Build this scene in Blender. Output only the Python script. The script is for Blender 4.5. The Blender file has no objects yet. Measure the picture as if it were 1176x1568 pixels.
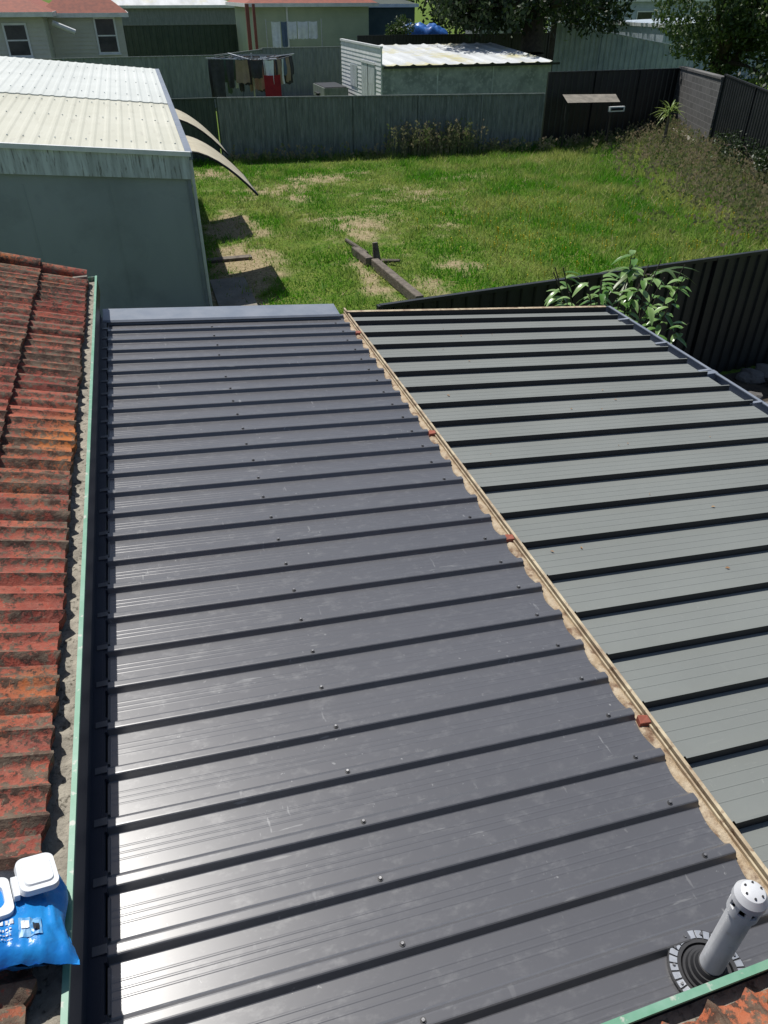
import bpy, math, random, bmesh
import numpy as np
from mathutils import Vector, noise
random.seed(4); rng=np.random.default_rng(7)
R=math.radians
scene=bpy.context.scene
# ------------------------------------------------------------ materials
def nt_new(name):
    m=bpy.data.materials.new(name); m.use_nodes=True
    n=m.node_tree; b=n.nodes["Principled BSDF"]
    return m,n,b
def noise_fac(n,scale,detail,lo,hi,stretch=(1,1,1),rough=.6,coord=None):
    tc=n.nodes.new("ShaderNodeTexCoord"); mp=n.nodes.new("ShaderNodeMapping")
    mp.inputs["Scale"].default_value=stretch
    n.links.new(tc.outputs["Object"],mp.inputs[0])
    t=n.nodes.new("ShaderNodeTexNoise"); t.inputs["Scale"].default_value=scale; t.inputs["Detail"].default_value=detail
    t.inputs["Roughness"].default_value=rough
    n.links.new(mp.outputs[0],t.inputs["Vector"])
    r=n.nodes.new("ShaderNodeMapRange"); r.inputs[1].default_value=lo; r.inputs[2].default_value=hi
    r.clamp=True
    n.links.new(t.outputs["Fac"],r.inputs[0])
    return r.outputs[0],t
def mixc(n,fac,a,b,mode='MIX'):
    m=n.nodes.new("ShaderNodeMix"); m.data_type='RGBA'; m.blend_type=mode
    for sock,val in ((m.inputs[0],fac),(m.inputs[6],a),(m.inputs[7],b)):
        if isinstance(val,(tuple,list)): sock.default_value=(*val[:3],1)
        elif isinstance(val,(int,float)): sock.default_value=val
        else: n.links.new(val,sock)
    return m.outputs[2]
def mul(n,a,k):
    m=n.nodes.new("ShaderNodeMath"); m.operation='MULTIPLY'; n.links.new(a,m.inputs[0])
    if isinstance(k,(int,float)): m.inputs[1].default_value=k
    else: n.links.new(k,m.inputs[1])
    return m.outputs[0]
def M(name,c1,c2=None,scale=4,rough=.6,metal=0,bump=0,bscale=None,detail=6,lo=.38,hi=.64,stretch=(1,1,1),spec=.5,c3=None,scale3=30,lo3=.6,hi3=.68,st3=(1,1,1)):
    m,n,b=nt_new(name)
    if c2 is None: c2=tuple(c*.8 for c in c1)
    f,_=noise_fac(n,scale,detail,lo,hi,stretch)
    col=mixc(n,f,c1,c2)
    if c3 is not None:
        f3,_=noise_fac(n,scale3,5,lo3,hi3,st3)
        col=mixc(n,f3,col,c3)
    n.links.new(col,b.inputs["Base Color"])
    b.inputs["Roughness"].default_value=rough; b.inputs["Metallic"].default_value=metal
    b.inputs["Specular IOR Level"].default_value=spec
    if bump:
        _,t=noise_fac(n,bscale or scale*6,8,0,1)
        bp=n.nodes.new("ShaderNodeBump"); bp.inputs["Strength"].default_value=bump; bp.inputs["Distance"].default_value=.01
        n.links.new(t.outputs["Fac"],bp.inputs["Height"]); n.links.new(bp.outputs[0],b.inputs["Normal"])
    return m
def roof_metal(name,c,dust,rough,spec=.6,dirt=1.0):
    m,n,b=nt_new(name)
    f,_=noise_fac(n,1.3,8,.40,.68,(1,1,1))
    f2,_=noise_fac(n,22,8,.52,.78,(.6,1,1),.8)
    f3,_=noise_fac(n,45,4,.68,.72,(1,1,1),.6)
    f4,_=noise_fac(n,34,3,.69,.72,(.14,1.6,1),.5)
    f5,_=noise_fac(n,30,3,.70,.73,(1.2,.25,1),.5)
    fm,_=noise_fac(n,2.2,4,.42,.62)
    d=tuple(dust)
    col=mixc(n,f,c,tuple(x*1.10 for x in c))
    col=mixc(n,mul(n,f2,.14*dirt),col,d)
    col=mixc(n,mul(n,mul(n,f3,fm),.6*dirt),col,d)
    col=mixc(n,mul(n,mul(n,f4,fm),.40*dirt),col,d)
    col=mixc(n,mul(n,mul(n,f5,fm),.35*dirt),col,d)
    n.links.new(col,b.inputs["Base Color"])
    rr=n.nodes.new("ShaderNodeMapRange"); rr.inputs[3].default_value=rough; rr.inputs[4].default_value=rough+.10
    n.links.new(f2,rr.inputs[0]); n.links.new(rr.outputs[0],b.inputs["Roughness"])
    b.inputs["Specular IOR Level"].default_value=spec
    _,t=noise_fac(n,2.4,2,0,1,(.5,1,1))
    bp=n.nodes.new("ShaderNodeBump"); bp.inputs["Strength"].default_value=.08; bp.inputs["Distance"].default_value=.006
    n.links.new(t.outputs["Fac"],bp.inputs["Height"]); n.links.new(bp.outputs[0],b.inputs["Normal"])
    return m
def tile_mat():
    m,n,b=nt_new("terracotta_tile")
    at=n.nodes.new("ShaderNodeAttribute"); at.attribute_name="rnd"
    ar=n.nodes.new("ShaderNodeAttribute"); ar.attribute_name="ridge"
    base=mixc(n,at.outputs["Fac"],(.27,.058,.042),(.38,.10,.062))
    f,_=noise_fac(n,7,8,.42,.66); base=mixc(n,f,base,(.18,.046,.036))
    fo,_=noise_fac(n,.9,4,.56,.68); base=mixc(n,mul(n,fo,.8),base,(.50,.17,.04))
    fd,_=noise_fac(n,20,8,.40,.75,(1,1,1),.75); base=mixc(n,mul(n,fd,.28),base,(.36,.26,.20))
    _,tn=noise_fac(n,38,7,0,1,(1,1,1),.7)
    add=n.nodes.new("ShaderNodeMath"); add.operation='MULTIPLY_ADD'; n.links.new(ar.outputs["Fac"],add.inputs[0]); add.inputs[1].default_value=.13; n.links.new(tn.outputs["Fac"],add.inputs[2])
    _,tb=noise_fac(n,1.4,5,0,1)
    ad2=n.nodes.new("ShaderNodeMath"); ad2.operation='MULTIPLY_ADD'; n.links.new(tb.outputs["Fac"],ad2.inputs[0]); ad2.inputs[1].default_value=.55; n.links.new(add.outputs[0],ad2.inputs[2])
    rg=n.nodes.new("ShaderNodeMapRange"); rg.inputs[1].default_value=.765; rg.inputs[2].default_value=.83; n.links.new(ad2.outputs[0],rg.inputs[0])
    fk,_=noise_fac(n,15,5,.4,.6); lich=mixc(n,fk,(.04,.035,.028),(.15,.13,.095))
    base=mixc(n,mul(n,rg.outputs[0],.88),base,lich)
    fw,_=noise_fac(n,85,6,.60,.66,(1,1,1),.7)
    base=mixc(n,mul(n,fw,.5),base,(.30,.27,.2))
    n.links.new(base,b.inputs["Base Color"]); b.inputs["Roughness"].default_value=.9; b.inputs["Specular IOR Level"].default_value=.2
    bp=n.nodes.new("ShaderNodeBump"); bp.inputs["Strength"].default_value=1; bp.inputs["Distance"].default_value=.010
    n.links.new(ad2.outputs[0],bp.inputs["Height"]); n.links.new(bp.outputs[0],b.inputs["Normal"])
    return m
def leaf_mat(name,ca,cb,trans=.35,rough=.6):
    m=bpy.data.materials.new(name); m.use_nodes=True; n=m.node_tree; n.nodes.clear()
    out=n.nodes.new("ShaderNodeOutputMaterial"); at=n.nodes.new("ShaderNodeAttribute"); at.attribute_name="rnd"
    col=mixc(n,at.outputs["Fac"],ca,cb)
    p=n.nodes.new("ShaderNodeBsdfPrincipled"); p.inputs["Roughness"].default_value=rough; n.links.new(col,p.inputs["Base Color"])
    t=n.nodes.new("ShaderNodeBsdfTranslucent"); n.links.new(col,t.inputs["Color"])
    mx=n.nodes.new("ShaderNodeMixShader"); mx.inputs[0].default_value=trans
    n.links.new(p.outputs[0],mx.inputs[1]); n.links.new(t.outputs[0],mx.inputs[2]); n.links.new(mx.outputs[0],out.inputs[0])
    return m
# ------------------------------------------------------------ mesh helpers
def np_obj(name,V,F,mats,parent=None,rnd=None,smooth=False,mi=None):
    me=bpy.data.meshes.new(name); me.from_pydata(np.asarray(V).tolist(),[],[list(map(int,f)) for f in F])
    for m in (mats if isinstance(mats,(list,tuple)) else [mats]): me.materials.append(m)
    if mi is not None: me.polygons.foreach_set("material_index",np.asarray(mi,dtype=np.int32))
    if rnd is not None:
        a=me.attributes.new("rnd",'FLOAT','POINT'); a.data.foreach_set("value",np.asarray(rnd,dtype=np.float32))
    if smooth: me.polygons.foreach_set("use_smooth",np.ones(len(me.polygons),dtype=bool))
    me.update(); o=bpy.data.objects.new(name,me); scene.collection.objects.link(o)
    if parent: o.parent=parent
    return o
def empty(name,loc=(0,0,0),rot=(0,0,0),sc=1):
    e=bpy.data.objects.new(name,None); scene.collection.objects.link(e); e.location=loc; e.rotation_euler=rot; e.scale=(sc,sc,sc); e.empty_display_size=.1
    return e
class MB:
    def __init__(s): s.v=[]; s.f=[]; s.m=[]; s.mats=[]
    def mi(s,mat):
        if mat not in s.mats: s.mats.append(mat)
        return s.mats.index(mat)
    def poly(s,V,F,mat):
        o=len(s.v); s.v+= [tuple(p) for p in V]; i=s.mi(mat)
        for f in F: s.f.append([o+k for k in f]); s.m.append(i)
    def box(s,x0,x1,y0,y1,z0,z1,mat):
        V=[(x0,y0,z0),(x1,y0,z0),(x1,y1,z0),(x0,y1,z0),(x0,y0,z1),(x1,y0,z1),(x1,y1,z1),(x0,y1,z1)]
        s.poly(V,[(0,3,2,1),(4,5,6,7),(0,1,5,4),(1,2,6,5),(2,3,7,6),(3,0,4,7)],mat)
    def obox(s,p0,p1,w,z0,z1,mat,off=0,z0b=None,z1b=None):
        d=Vector((p1[0]-p0[0],p1[1]-p0[1],0)); d.normalize(); n=Vector((-d.y,d.x,0))
        z0b=z0 if z0b is None else z0b; z1b=z1 if z1b is None else z1b
        V=[]
        for za,zb in ((z0,z0b),(z1,z1b)):
            for p,z,sg in ((p0,za,-1),(p1,zb,-1),(p1,zb,1),(p0,za,1)):
                V.append((p[0]+n.x*(off+sg*w/2),p[1]+n.y*(off+sg*w/2),z))
        s.poly(V,[(0,3,2,1),(4,5,6,7),(0,1,5,4),(1,2,6,5),(2,3,7,6),(3,0,4,7)],mat)
    def cyl(s,p0,p1,r0,r1=None,n=14,mat=None,cap=True):
        r1=r0 if r1 is None else r1
        p0=Vector(p0);p1=Vector(p1); d=(p1-p0).normalized(); a=d.orthogonal().normalized(); b=d.cross(a)
        V=[]
        for p,r in ((p0,r0),(p1,r1)):
            for i in range(n):
                t=2*math.pi*i/n; V.append(p+a*r*math.cos(t)+b*r*math.sin(t))
        F=[(i,(i+1)%n,n+(i+1)%n,n+i) for i in range(n)]
        if cap: F+= [tuple(range(n-1,-1,-1)),tuple(range(n,2*n))]
        s.poly(V,F,mat)
    def tube(s,pts,radii,n=8,mat=None):
        for i in range(len(pts)-1): s.cyl(pts[i],pts[i+1],radii[i],radii[i+1],n,mat,cap=(i in(0,len(pts)-2)))
    def ring(s,c,r0,r1,z0,z1,n,mat,a0=0,a1=2*math.pi):
        V=[];F=[]
        for i in range(n+1):
            t=a0+(a1-a0)*i/n
            for r,z in ((r0,z0),(r1,z0),(r1,z1),(r0,z1)): V.append((c[0]+r*math.cos(t),c[1]+r*math.sin(t),c[2]+z))
        for i in range(n):
            for k in range(4): F.append((4*i+k,4*i+(k+1)%4,4*i+4+(k+1)%4,4*i+4+k))
        F+=[(0,1,2,3),(4*n+3,4*n+2,4*n+1,4*n)]
        s.poly(V,F,mat)
    def boards(s,x0,x1,y,z0,z1,pitch,mat,d=.02):
        V=[];F=[];k=int((z1-z0)/pitch)
        for i in range(k):
            a=z0+i*pitch;b=a+pitch
            o=len(V); V+=[(x0,y-d,a),(x1,y-d,a),(x1,y,b),(x0,y,b),(x0,y,a),(x1,y,a)]
            F+=[(o,o+1,o+2,o+3),(o+4,o+5,o+1,o)]
        s.poly(V,F,mat)
    def done(s,name,parent=None,smooth=False,bevel=0):
        o=np_obj(name,s.v,s.f,s.mats,parent,mi=s.m)
        if smooth:
            o.data.polygons.foreach_set("use_smooth",np.ones(len(s.f),dtype=bool))
            try: o.data.set_sharp_from_angle(angle=R(35))
            except Exception: pass
        if bevel:
            b=o.modifiers.new("bevel",'BEVEL'); b.width=bevel; b.segments=2; b.limit_method='ANGLE'; b.angle_limit=R(40)
        return o
def profile_sheet(mb,prof,x0,x1,zf0,zf1,mat,xend=None,dark=None,darkset=()):
    V=[];F=[];D=[]
    for (y,h) in prof:
        xe=x1 if xend is None else xend(y)
        t=(xe-x0)/(x1-x0)
        V.append((x0,y,zf0+h)); V.append((xe,y,zf0+(zf1-zf0)*t+h))
    for i in range(len(prof)-1):
        (D if i in darkset else F).append((2*i,2*i+1,2*i+3,2*i+2))
    mb.poly(V,F,mat)
    if D: mb.poly(V,D,dark)
def fence(name,p0,p1,h,mat,pitch=.19,amp=.022,z0=0,post=2.4,h1=None,capmat=None,parent=None):
    mb=MB(); h1=h if h1 is None else h1
    d=Vector((p1[0]-p0[0],p1[1]-p0[1])); L=d.length; d.normalize(); n=Vector((-d.y,d.x))
    V=[];pts=[]
    k=int(L/pitch)+1
    for i in range(k):
        for a,o in ((0,0),(.46,0),(.56,1),(.86,1),(.96,0)): pts.append(((i+a)*pitch,o*amp))
    pts=[p for p in pts if p[0]<=L]
    for s_,o in pts:
        x=p0[0]+d.x*s_+n.x*o; y=p0[1]+d.y*s_+n.y*o; hh=h+(h1-h)*s_/L
        V+=[(x,y,z0-.06),(x,y,z0+hh)]
    mb.poly(V,[(2*i,2*i+2,2*i+3,2*i+1) for i in range(len(pts)-1)],mat)
    cm=capmat or mat
    ns=max(1,round(L/post))
    for i in range(ns+1):
        s_=L*i/ns; hh=h+(h1-h)*s_/L
        q0=(p0[0]+d.x*(s_-.03),p0[1]+d.y*(s_-.03)); q1=(p0[0]+d.x*(s_+.03),p0[1]+d.y*(s_+.03))
        mb.obox(q0,q1,.07,z0,z0+hh+.004,cm)
    mb.obox(p0,p1,.055,z0+h-.03,z0+h+.012,cm,z0b=z0+h1-.03,z1b=z0+h1+.012)
    return mb.done(name,parent)
def leaves(n,centers,size,flat=.75,shell=.55):
    cs=np.array([c[:3] for c in centers]);rs=np.array([c[3] for c in centers])
    w=rs**2.3; idx=rng.choice(len(cs),n,p=w/w.sum())
    d=rng.normal(size=(n,3)); d/=np.linalg.norm(d,axis=1)[:,None]
    rad=rs[idx]*(shell+(1-shell)*rng.random(n)**.6)*(1+.18*rng.normal(size=n))
    P=cs[idx]+d*rad[:,None]*np.array([1,1,flat])
    keep=np.array([noise.noise(Vector((p*0.9/ max(.6,rs.mean()*.5)).tolist()))>-.16 for p in P])
    P=P[keep]; n=len(P)
    a=rng.normal(size=(n,3)); a[:,2]-=.5; a/=np.linalg.norm(a,axis=1)[:,None]
    b=np.cross(a,rng.normal(size=(n,3))); b/=np.linalg.norm(b,axis=1)[:,None]
    sz=size*(.6+.8*rng.random(n))[:,None]
    V=np.stack([P-a*sz*.5,P+b*sz*.24,P+a*sz*.5,P-b*sz*.24],1).reshape(-1,3)
    F=np.arange(4*n).reshape(n,4)
    return V,F,np.repeat(rng.random(n),4)
# ------------------------------------------------------------ material set
basalt=roof_metal("basalt_sheet",(.088,.088,.094),(.42,.42,.41),.30,1.0)
graysheet=roof_metal("grey_deck_sheet",(.175,.187,.176),(.34,.35,.32),.6,.35,.5)
navy=M("navy_flashing",(.012,.017,.03),(.02,.026,.042),3,.45)
near_face_shade=M("deck_rib_shadow_side",(.010,.012,.017),(.015,.017,.021),3,.6)  # near-black colour paints the shade onto the deck ribs' near faces
flash_blue=M("blue_grey_flashing",(.16,.185,.225),(.21,.23,.265),5,.4)
cream=M("cream_dirty",(.50,.42,.28),(.30,.22,.14),12,.6,c3=(.16,.09,.05),scale3=25,lo3=.56,hi3=.70)
tan=M("tan_sediment",(.36,.27,.17),(.46,.38,.27),18,.9,bump=.8,bscale=60,c3=(.17,.10,.06),scale3=16,lo3=.5,hi3=.66)
rust=M("terracotta_bracket",(.30,.075,.04),(.18,.05,.03),20,.7)
screwm=M("screw_metal",(.10,.10,.11),(.3,.3,.3),60,.35,.5)
tile=tile_mat()
mortar=M("mortar_grey",(.28,.25,.21),(.16,.15,.13),25,.95,bump=1,bscale=80)
gutbed=M("gutter_sediment",(.36,.33,.27),(.22,.20,.165),14,.95,bump=.8,bscale=70,c3=(.10,.09,.07),scale3=45,lo3=.55,hi3=.65)
verd=M("green_gutter_rim",(.10,.27,.17),(.17,.33,.24),9,.5,c3=(.4,.42,.36),scale3=30)
blackf=M("black_steel",(.014,.016,.017),(.022,.024,.025),2,.45)
greyfence=M("grey_green_fence",(.19,.215,.20),(.11,.13,.12),3,.6,stretch=(3,3,.6),c3=(.27,.28,.26),scale3=8,lo3=.56,hi3=.7,st3=(4,4,.5))
greyfence2=M("grey_fence",(.25,.27,.27),(.17,.19,.195),3,.6,stretch=(3,3,.6))
darkgreen=M("dark_green_fence",(.028,.048,.038),(.045,.065,.05),2,.6)
shedwall=M("shed_wall",(.29,.325,.345),(.25,.285,.305),.8,.55,stretch=(1,1,.5),c3=(.21,.24,.255),scale3=1.4,lo3=.5,hi3=.7)
shedfasc=M("shed_fascia",(.56,.61,.62),(.36,.39,.395),2.5,.6,stretch=(5,5,.6),c3=(.14,.14,.13),scale3=12,lo3=.55,hi3=.68,st3=(3,3,.35))
shedroof=M("shed_roof",(.56,.55,.45),(.48,.47,.37),.5,.5,c3=(.40,.38,.30),scale3=3,lo3=.58,hi3=.8,st3=(3,.5,1))
shedroof2=M("shed_roof_upper",(.60,.62,.58),(.52,.54,.50),.5,.5)
white=M("white_paint",(.72,.73,.72),(.58,.60,.60),3,.5)
backwall=M("weathered_grey_wall",(.35,.38,.38),(.20,.23,.23),1.5,.7,c3=(.46,.48,.48),scale3=5,lo3=.5,hi3=.7)
backroof=M("weathered_white_roof",(.58,.60,.60),(.42,.44,.44),.7,.6,stretch=(2,.4,1),spec=.3,c3=(.48,.45,.26),scale3=.45,lo3=.50,hi3=.62)
palefence=M("pale_blue_fence",(.42,.48,.53),(.31,.37,.42),2,.6)
weather=M("cream_weatherboard",(.52,.52,.44),(.44,.44,.38),1.2,.7)
greenhouse=M("green_weatherboard",(.42,.47,.34),(.36,.41,.30),1.2,.7)
redroof=M("distant_terracotta",(.30,.085,.05),(.20,.06,.04),5,.8)
glass=M("window_glass",(.02,.025,.03),(.04,.045,.05),3,.1)
redbrown=M("red_brown_post",(.20,.05,.035),None,3,.6)
bark=M("bark",(.045,.035,.028),(.08,.065,.05),6,.9,bump=.8,bscale=12)
timber=M("weathered_timber",(.17,.145,.115),(.09,.075,.06),9,.9,bump=.7,bscale=30)
sheetbrown=M("weathered_sheet",(.24,.215,.175),(.15,.135,.11),4,.8)
concrete=M("concrete",(.25,.23,.19),(.17,.155,.125),2,.9,bump=.4,bscale=20)
pvc=M("pvc_grey",(.60,.61,.62),(.50,.51,.53),8,.4,c3=(.40,.38,.34),scale3=20,lo3=.62,hi3=.75)
rubber=M("black_rubber",(.015,.015,.017),(.03,.03,.033),10,.55)
alu=M("aluminium",(.50,.52,.55),(.36,.38,.41),20,.4,.7)
redp=M("red_plastic",(.45,.02,.02),(.38,.015,.015),10,.3); brass=M("brass",(.55,.36,.14),(.4,.25,.1),30,.35,.9)
blockm,_n,_b=nt_new("concrete_block")
br=_n.nodes.new("ShaderNodeTexBrick"); br.inputs["Color1"].default_value=(.10,.098,.095,1); br.inputs["Color2"].default_value=(.07,.069,.066,1); br.inputs["Mortar"].default_value=(.15,.147,.14,1)
br.inputs["Scale"].default_value=1; br.inputs["Brick Width"].default_value=.4; br.inputs["Row Height"].default_value=.2; br.inputs["Mortar Size"].default_value=.012
tc=_n.nodes.new("ShaderNodeTexCoord"); sp=_n.nodes.new("ShaderNodeSeparateXYZ"); cb=_n.nodes.new("ShaderNodeCombineXYZ")
_n.links.new(tc.outputs["Object"],sp.inputs[0]); _n.links.new(sp.outputs[1],cb.inputs[0]); _n.links.new(sp.outputs[2],cb.inputs[1]); _n.links.new(cb.outputs[0],br.inputs[0])
_n.links.new(br.outputs[0],_b.inputs["Base Color"]); _b.inputs["Roughness"].default_value=.9

# ------------------------------------------------------------ ground
FA=(2.85,27.7); FB=(14.1,26.4); FC=(21,28.3); FD=(19.2,23.5); FG=(14.6,8.8)
def rightx(y):
    pts=[(8.8,14.6),(18.5,17.5),(23.5,19.2),(28.3,21)]
    return np.interp(y,[p[0] for p in pts],[p[1] for p in pts])
def backy(x): return np.interp(x,[-5,2.85,14.1,21],[27.9,27.7,26.4,28.3])
patches=[(4.98,18.2,1.1,1.3,.80),(1.9,18.9,1.0,1.5,1.0),(7.4,21.1,1.7,1.1,.66),(3.9,22.4,1.0,1.3,.66),(5.3,23.8,1.5,1.2,.62),(1.8,16.0,.8,1.7,.95),(1.3,13.8,.6,1.9,1.1),(5.1,13.3,.4,.7,.8),(3.2,20,1.0,.9,.35),
 (2.2,25.6,1.6,.9,.6),(4.05,14.2,.25,1.6,.8),(6.6,17.3,1.0,.8,.35),(9.6,22.6,1.4,.9,.35),(8,19,1.1,.7,.35),(6.2,14.5,.8,.8,.3)]
def bare(x,y):
    v=0.
    for px,py,rx,ry,s in patches:
        d=((x-px)/rx)**2+((y-py)/ry)**2
        v=max(v,s*math.exp(-d*.9))
    nz=noise.fractal(Vector((x*.9,y*.9,3.3)),1.0,2.0,4)
    nz2=noise.fractal(Vector((x*3.4,y*3.4,8.3)),1.0,2.0,4)
    amt=v+.30*nz+.42*nz2-.10*max(0,(x-8)/6)
    return min(1,max(0,(amt-.25)/.5))
gx=np.concatenate([[-600,-200,-80,-40,-20,-8,-2],np.arange(0,22.5,.14),[24,30,45,80,200,600]])
gy=np.concatenate([[-600,-200,-60,-20,-5,4],np.arange(8,30,.14),[34,40,50,70,120,300,800]])
GX,GY=np.meshgrid(gx,gy); nx=len(gx); ny=len(gy)
bv=np.array([bare(x,y) if (0<=x<=22 and 8<=y<=30) else 0 for x,y in zip(GX.ravel(),GY.ravel())])
gz=np.array([.03*noise.noise(Vector((x*.5,y*.5,0))) if (0<x<22 and 8<y<29.5) else 0 for x,y in zip(GX.ravel(),GY.ravel())])
V=np.stack([GX.ravel(),GY.ravel(),gz],1)
F=[(j*nx+i,j*nx+i+1,(j+1)*nx+i+1,(j+1)*nx+i) for j in range(ny-1) for i in range(nx-1)]
gm,n,b=nt_new("lawn_soil")
at=n.nodes.new("ShaderNodeAttribute"); at.attribute_name="rnd"
f1,_=noise_fac(n,1.6,8,.35,.65); f2,_=noise_fac(n,14,8,.4,.62,(1,1,1),.7)
gr=mixc(n,f1,(.080,.17,.013),(.17,.21,.04)); gr=mixc(n,f2,gr,(.06,.10,.018))
so=mixc(n,f2,(.38,.31,.19),(.20,.16,.09))
n.links.new(mixc(n,at.outputs["Fac"],gr,so),b.inputs["Base Color"]); b.inputs["Roughness"].default_value=.95; b.inputs["Specular IOR Level"].default_value=.1
_,t=noise_fac(n,25,8,0,1); bp=n.nodes.new("ShaderNodeBump"); bp.inputs["Strength"].default_value=.8; bp.inputs["Distance"].default_value=.03
n.links.new(t.outputs["Fac"],bp.inputs["Height"]); n.links.new(bp.outputs[0],b.inputs["Normal"])
np_obj("ground",V,F,gm,rnd=bv,smooth=True)

def blades(n,sel,hfun,width,rndfun,lean=.5):
    x=rng.uniform(.9,21,n*2); y=rng.uniform(8.4,28.3,n*2)
    ok=(x<rightx(y)-.05)&(y<backy(x)-.05)
    x=x[ok];y=y[ok]
    k=np.array([sel(a,b) for a,b in zip(x,y)]); x=x[k][:n];y=y[k][:n]; m=len(x)
    h=np.array([hfun(a,b) for a,b in zip(x,y)])*(.5+rng.random(m))
    th=rng.random(m)*math.tau; dx=np.cos(th)*width*.5*(.6+rng.random(m)*.8); dy=np.sin(th)*width*.5
    la=rng.normal(size=(m,2))*lean*h[:,None]
    P0=np.stack([x-dx,y-dy,np.zeros(m)],1);P1=np.stack([x+dx,y+dy,np.zeros(m)],1);P2=np.stack([x+la[:,0],y+la[:,1],h],1)
    V=np.stack([P0,P1,P2],1).reshape(-1,3)
    return V,np.arange(3*m).reshape(m,3),np.repeat(np.clip(rndfun(x,y)+rng.normal(size=m)*.18,0,1),3)
def hmap(x,y):
    t=max(0,min(1,(x-5-(y-14)*.15)/8))
    e=max(0,1-(rightx(y)-x)/2.6)
    cl=max(0,noise.noise(Vector((x*1.7,y*1.7,9))))
    return .055+.09*t+.14*cl+.05*noise.noise(Vector((x*.8,y*.8,5)))+.28*e*e+.14*max(0,1-(backy(x)-y)/.8)
def tone(x,y):
    return np.array([.36+.95*noise.fractal(Vector((a*.75,c*.55,1)),1,2,5)+.20*max(0,(a-8)/9) for a,c in zip(x,y)])
grassm=leaf_mat("grass_blade",(.075,.245,.008),(.33,.38,.10),.5,.7)
V,F,rn=blades(140000,lambda a,b:random.random()>bare(a,b)*.93 ,lambda a,b:max(.03,hmap(a,b)),.026,tone)
np_obj("grass",V,F,grassm,rnd=rn)
strawm=leaf_mat("dry_grass_blade",(.34,.27,.13),(.45,.38,.2),.3,.8)
V,F,rn=blades(20000,lambda a,b:random.random()<.12+.5*bare(a,b)+(.16 if a>11 else 0),lambda a,b:.06+.11*max(0,(a-6)/8),.02,lambda x,y:np.full(len(x),.5),1.1)
np_obj("dry_grass",V,F,strawm,rnd=rn)

# ------------------------------------------------------------ left metal roof
XL,ZL,XR,ZR=-.466,2.5,1.505,2.337
def lz(x): return ZL+(ZR-ZL)*(x-XL)/(XR-XL)
sheet_top=empty("metal_patio_roof")
P=.2; y0=.32; prof=[]; ribs=[]; RH=.026
k=0
while y0+k*P<6.16:
    y=y0+k*P; ribs.append(y)
    prof+=[(y-.031,0),(y-.028,.0015),(y-.0175,RH-.003),(y-.014,RH-.0004),(y-.010,RH),(y+.010,RH),(y+.014,RH-.0006),(y+.018,RH-.004),(y+.030,.0025),(y+.036,0)]
    for c in (.080,.102,.124): prof+=[(y+c-.004,0),(y+c-.0015,.0005),(y+c+.0015,.0005),(y+c+.004,0)]
    k+=1
prof=[(a,h+.0) for a,h in prof if a<6.2]
mb=MB()
profile_sheet(mb,prof,XL,XR,ZL,ZR,basalt,xend=lambda y:1.508+.008*math.cos((y-y0)/P*math.tau)+.006*noise.noise(Vector((y*7,0,0))))
mb.done("roof_sheets",sheet_top)
mb=MB()
mb.box(XL-.05,XL-.012,.3,6.2,ZL+.031,ZL+.036,navy)
mb.box(XL-.012,XL-.004,.3,6.2,ZL-.05,ZL+.034,navy)
for y in ribs:
    mb.box(XL-.006,XL+.004,y-.034,y+.034,ZL-.004,ZL+.032,navy)
    mb.box(XL+.002,XL+.009,y+.040,y+P-.040,ZL-.002,ZL+.012,basalt)
    mb.box(XL-.034,XL+.006,y-.013,y+.013,ZL+.0365,ZL+.040,basalt)
mb.done("apron_flashing",sheet_top)
mb=MB()
V=[]
for x,z in ((XL-.03,ZL),(XR-.03,ZR)):
    V+=[(x,6.08,z+.031),(x,6.095,z+.045),(x,6.32,z+.062),(x,6.33,z-.10)]
mb.poly(V,[(0,4,5,1),(1,5,6,2),(2,6,7,3)],flash_blue)
mb.done("barge_capping",sheet_top)
mb=MB()
for y in ribs:
    for xs in (.34,1.40):
        if random.random()<.93:
            z=lz(xs)+RH; xx=xs+random.uniform(-.008,.008)
            mb.cyl((xx,y,z),(xx,y,z+.003),.009,.009,10,rubber); mb.cyl((xx,y,z+.003),(xx,y,z+.009),.0055,.005,6,screwm)
mb.done("roof_screws",sheet_top)
mb=MB()
for x in (XL+.04,1.42):
    for y in (.6,3.2,6.0): mb.box(x-.04,x+.04,y-.04,y+.04,0,lz(x)-.12,blackf)
for x in (XL+.04,1.42): mb.box(x-.03,x+.03,.35,6.1,lz(x)-.12,lz(x)-.012,blackf)
mb.done("posts_and_beams",sheet_top)

# ------------------------------------------------------------ valley gutter between the roofs
mb=MB()
mb.box(1.485,1.56,.35,6.24,2.285,2.29,cream)
mb.box(1.562,1.576,.35,6.30,2.27,2.358,cream)
mb.box(1.546,1.553,.35,6.24,2.29,2.350,cream)
mb.done("valley_gutter")
V=[];F=[];N=460
for i in range(N+1):
    y=.4+5.8*i/N; w=1.517+.008*noise.noise(Vector((y*9,1,0)))+.007*math.cos((y-y0)/P*math.tau)
    z=2.337+.005*noise.noise(Vector((y*14,4,0)))
    V+=[(1.495,y,2.30),(w-.006,y,z-.003),(w+.006,y,z+.004),(1.540,y,z+.002+.004*noise.noise(Vector((y*20,8,0)))),(1.561,y,z-.012)]
for i in range(N):
    for k in range(4): F.append((5*i+k,5*i+k+1,5*i+6+k,5*i+5+k))
np_obj("gutter_sediment",V,F,tan,smooth=True,parent=bpy.data.objects["valley_gutter"])
mb=MB()
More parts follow.
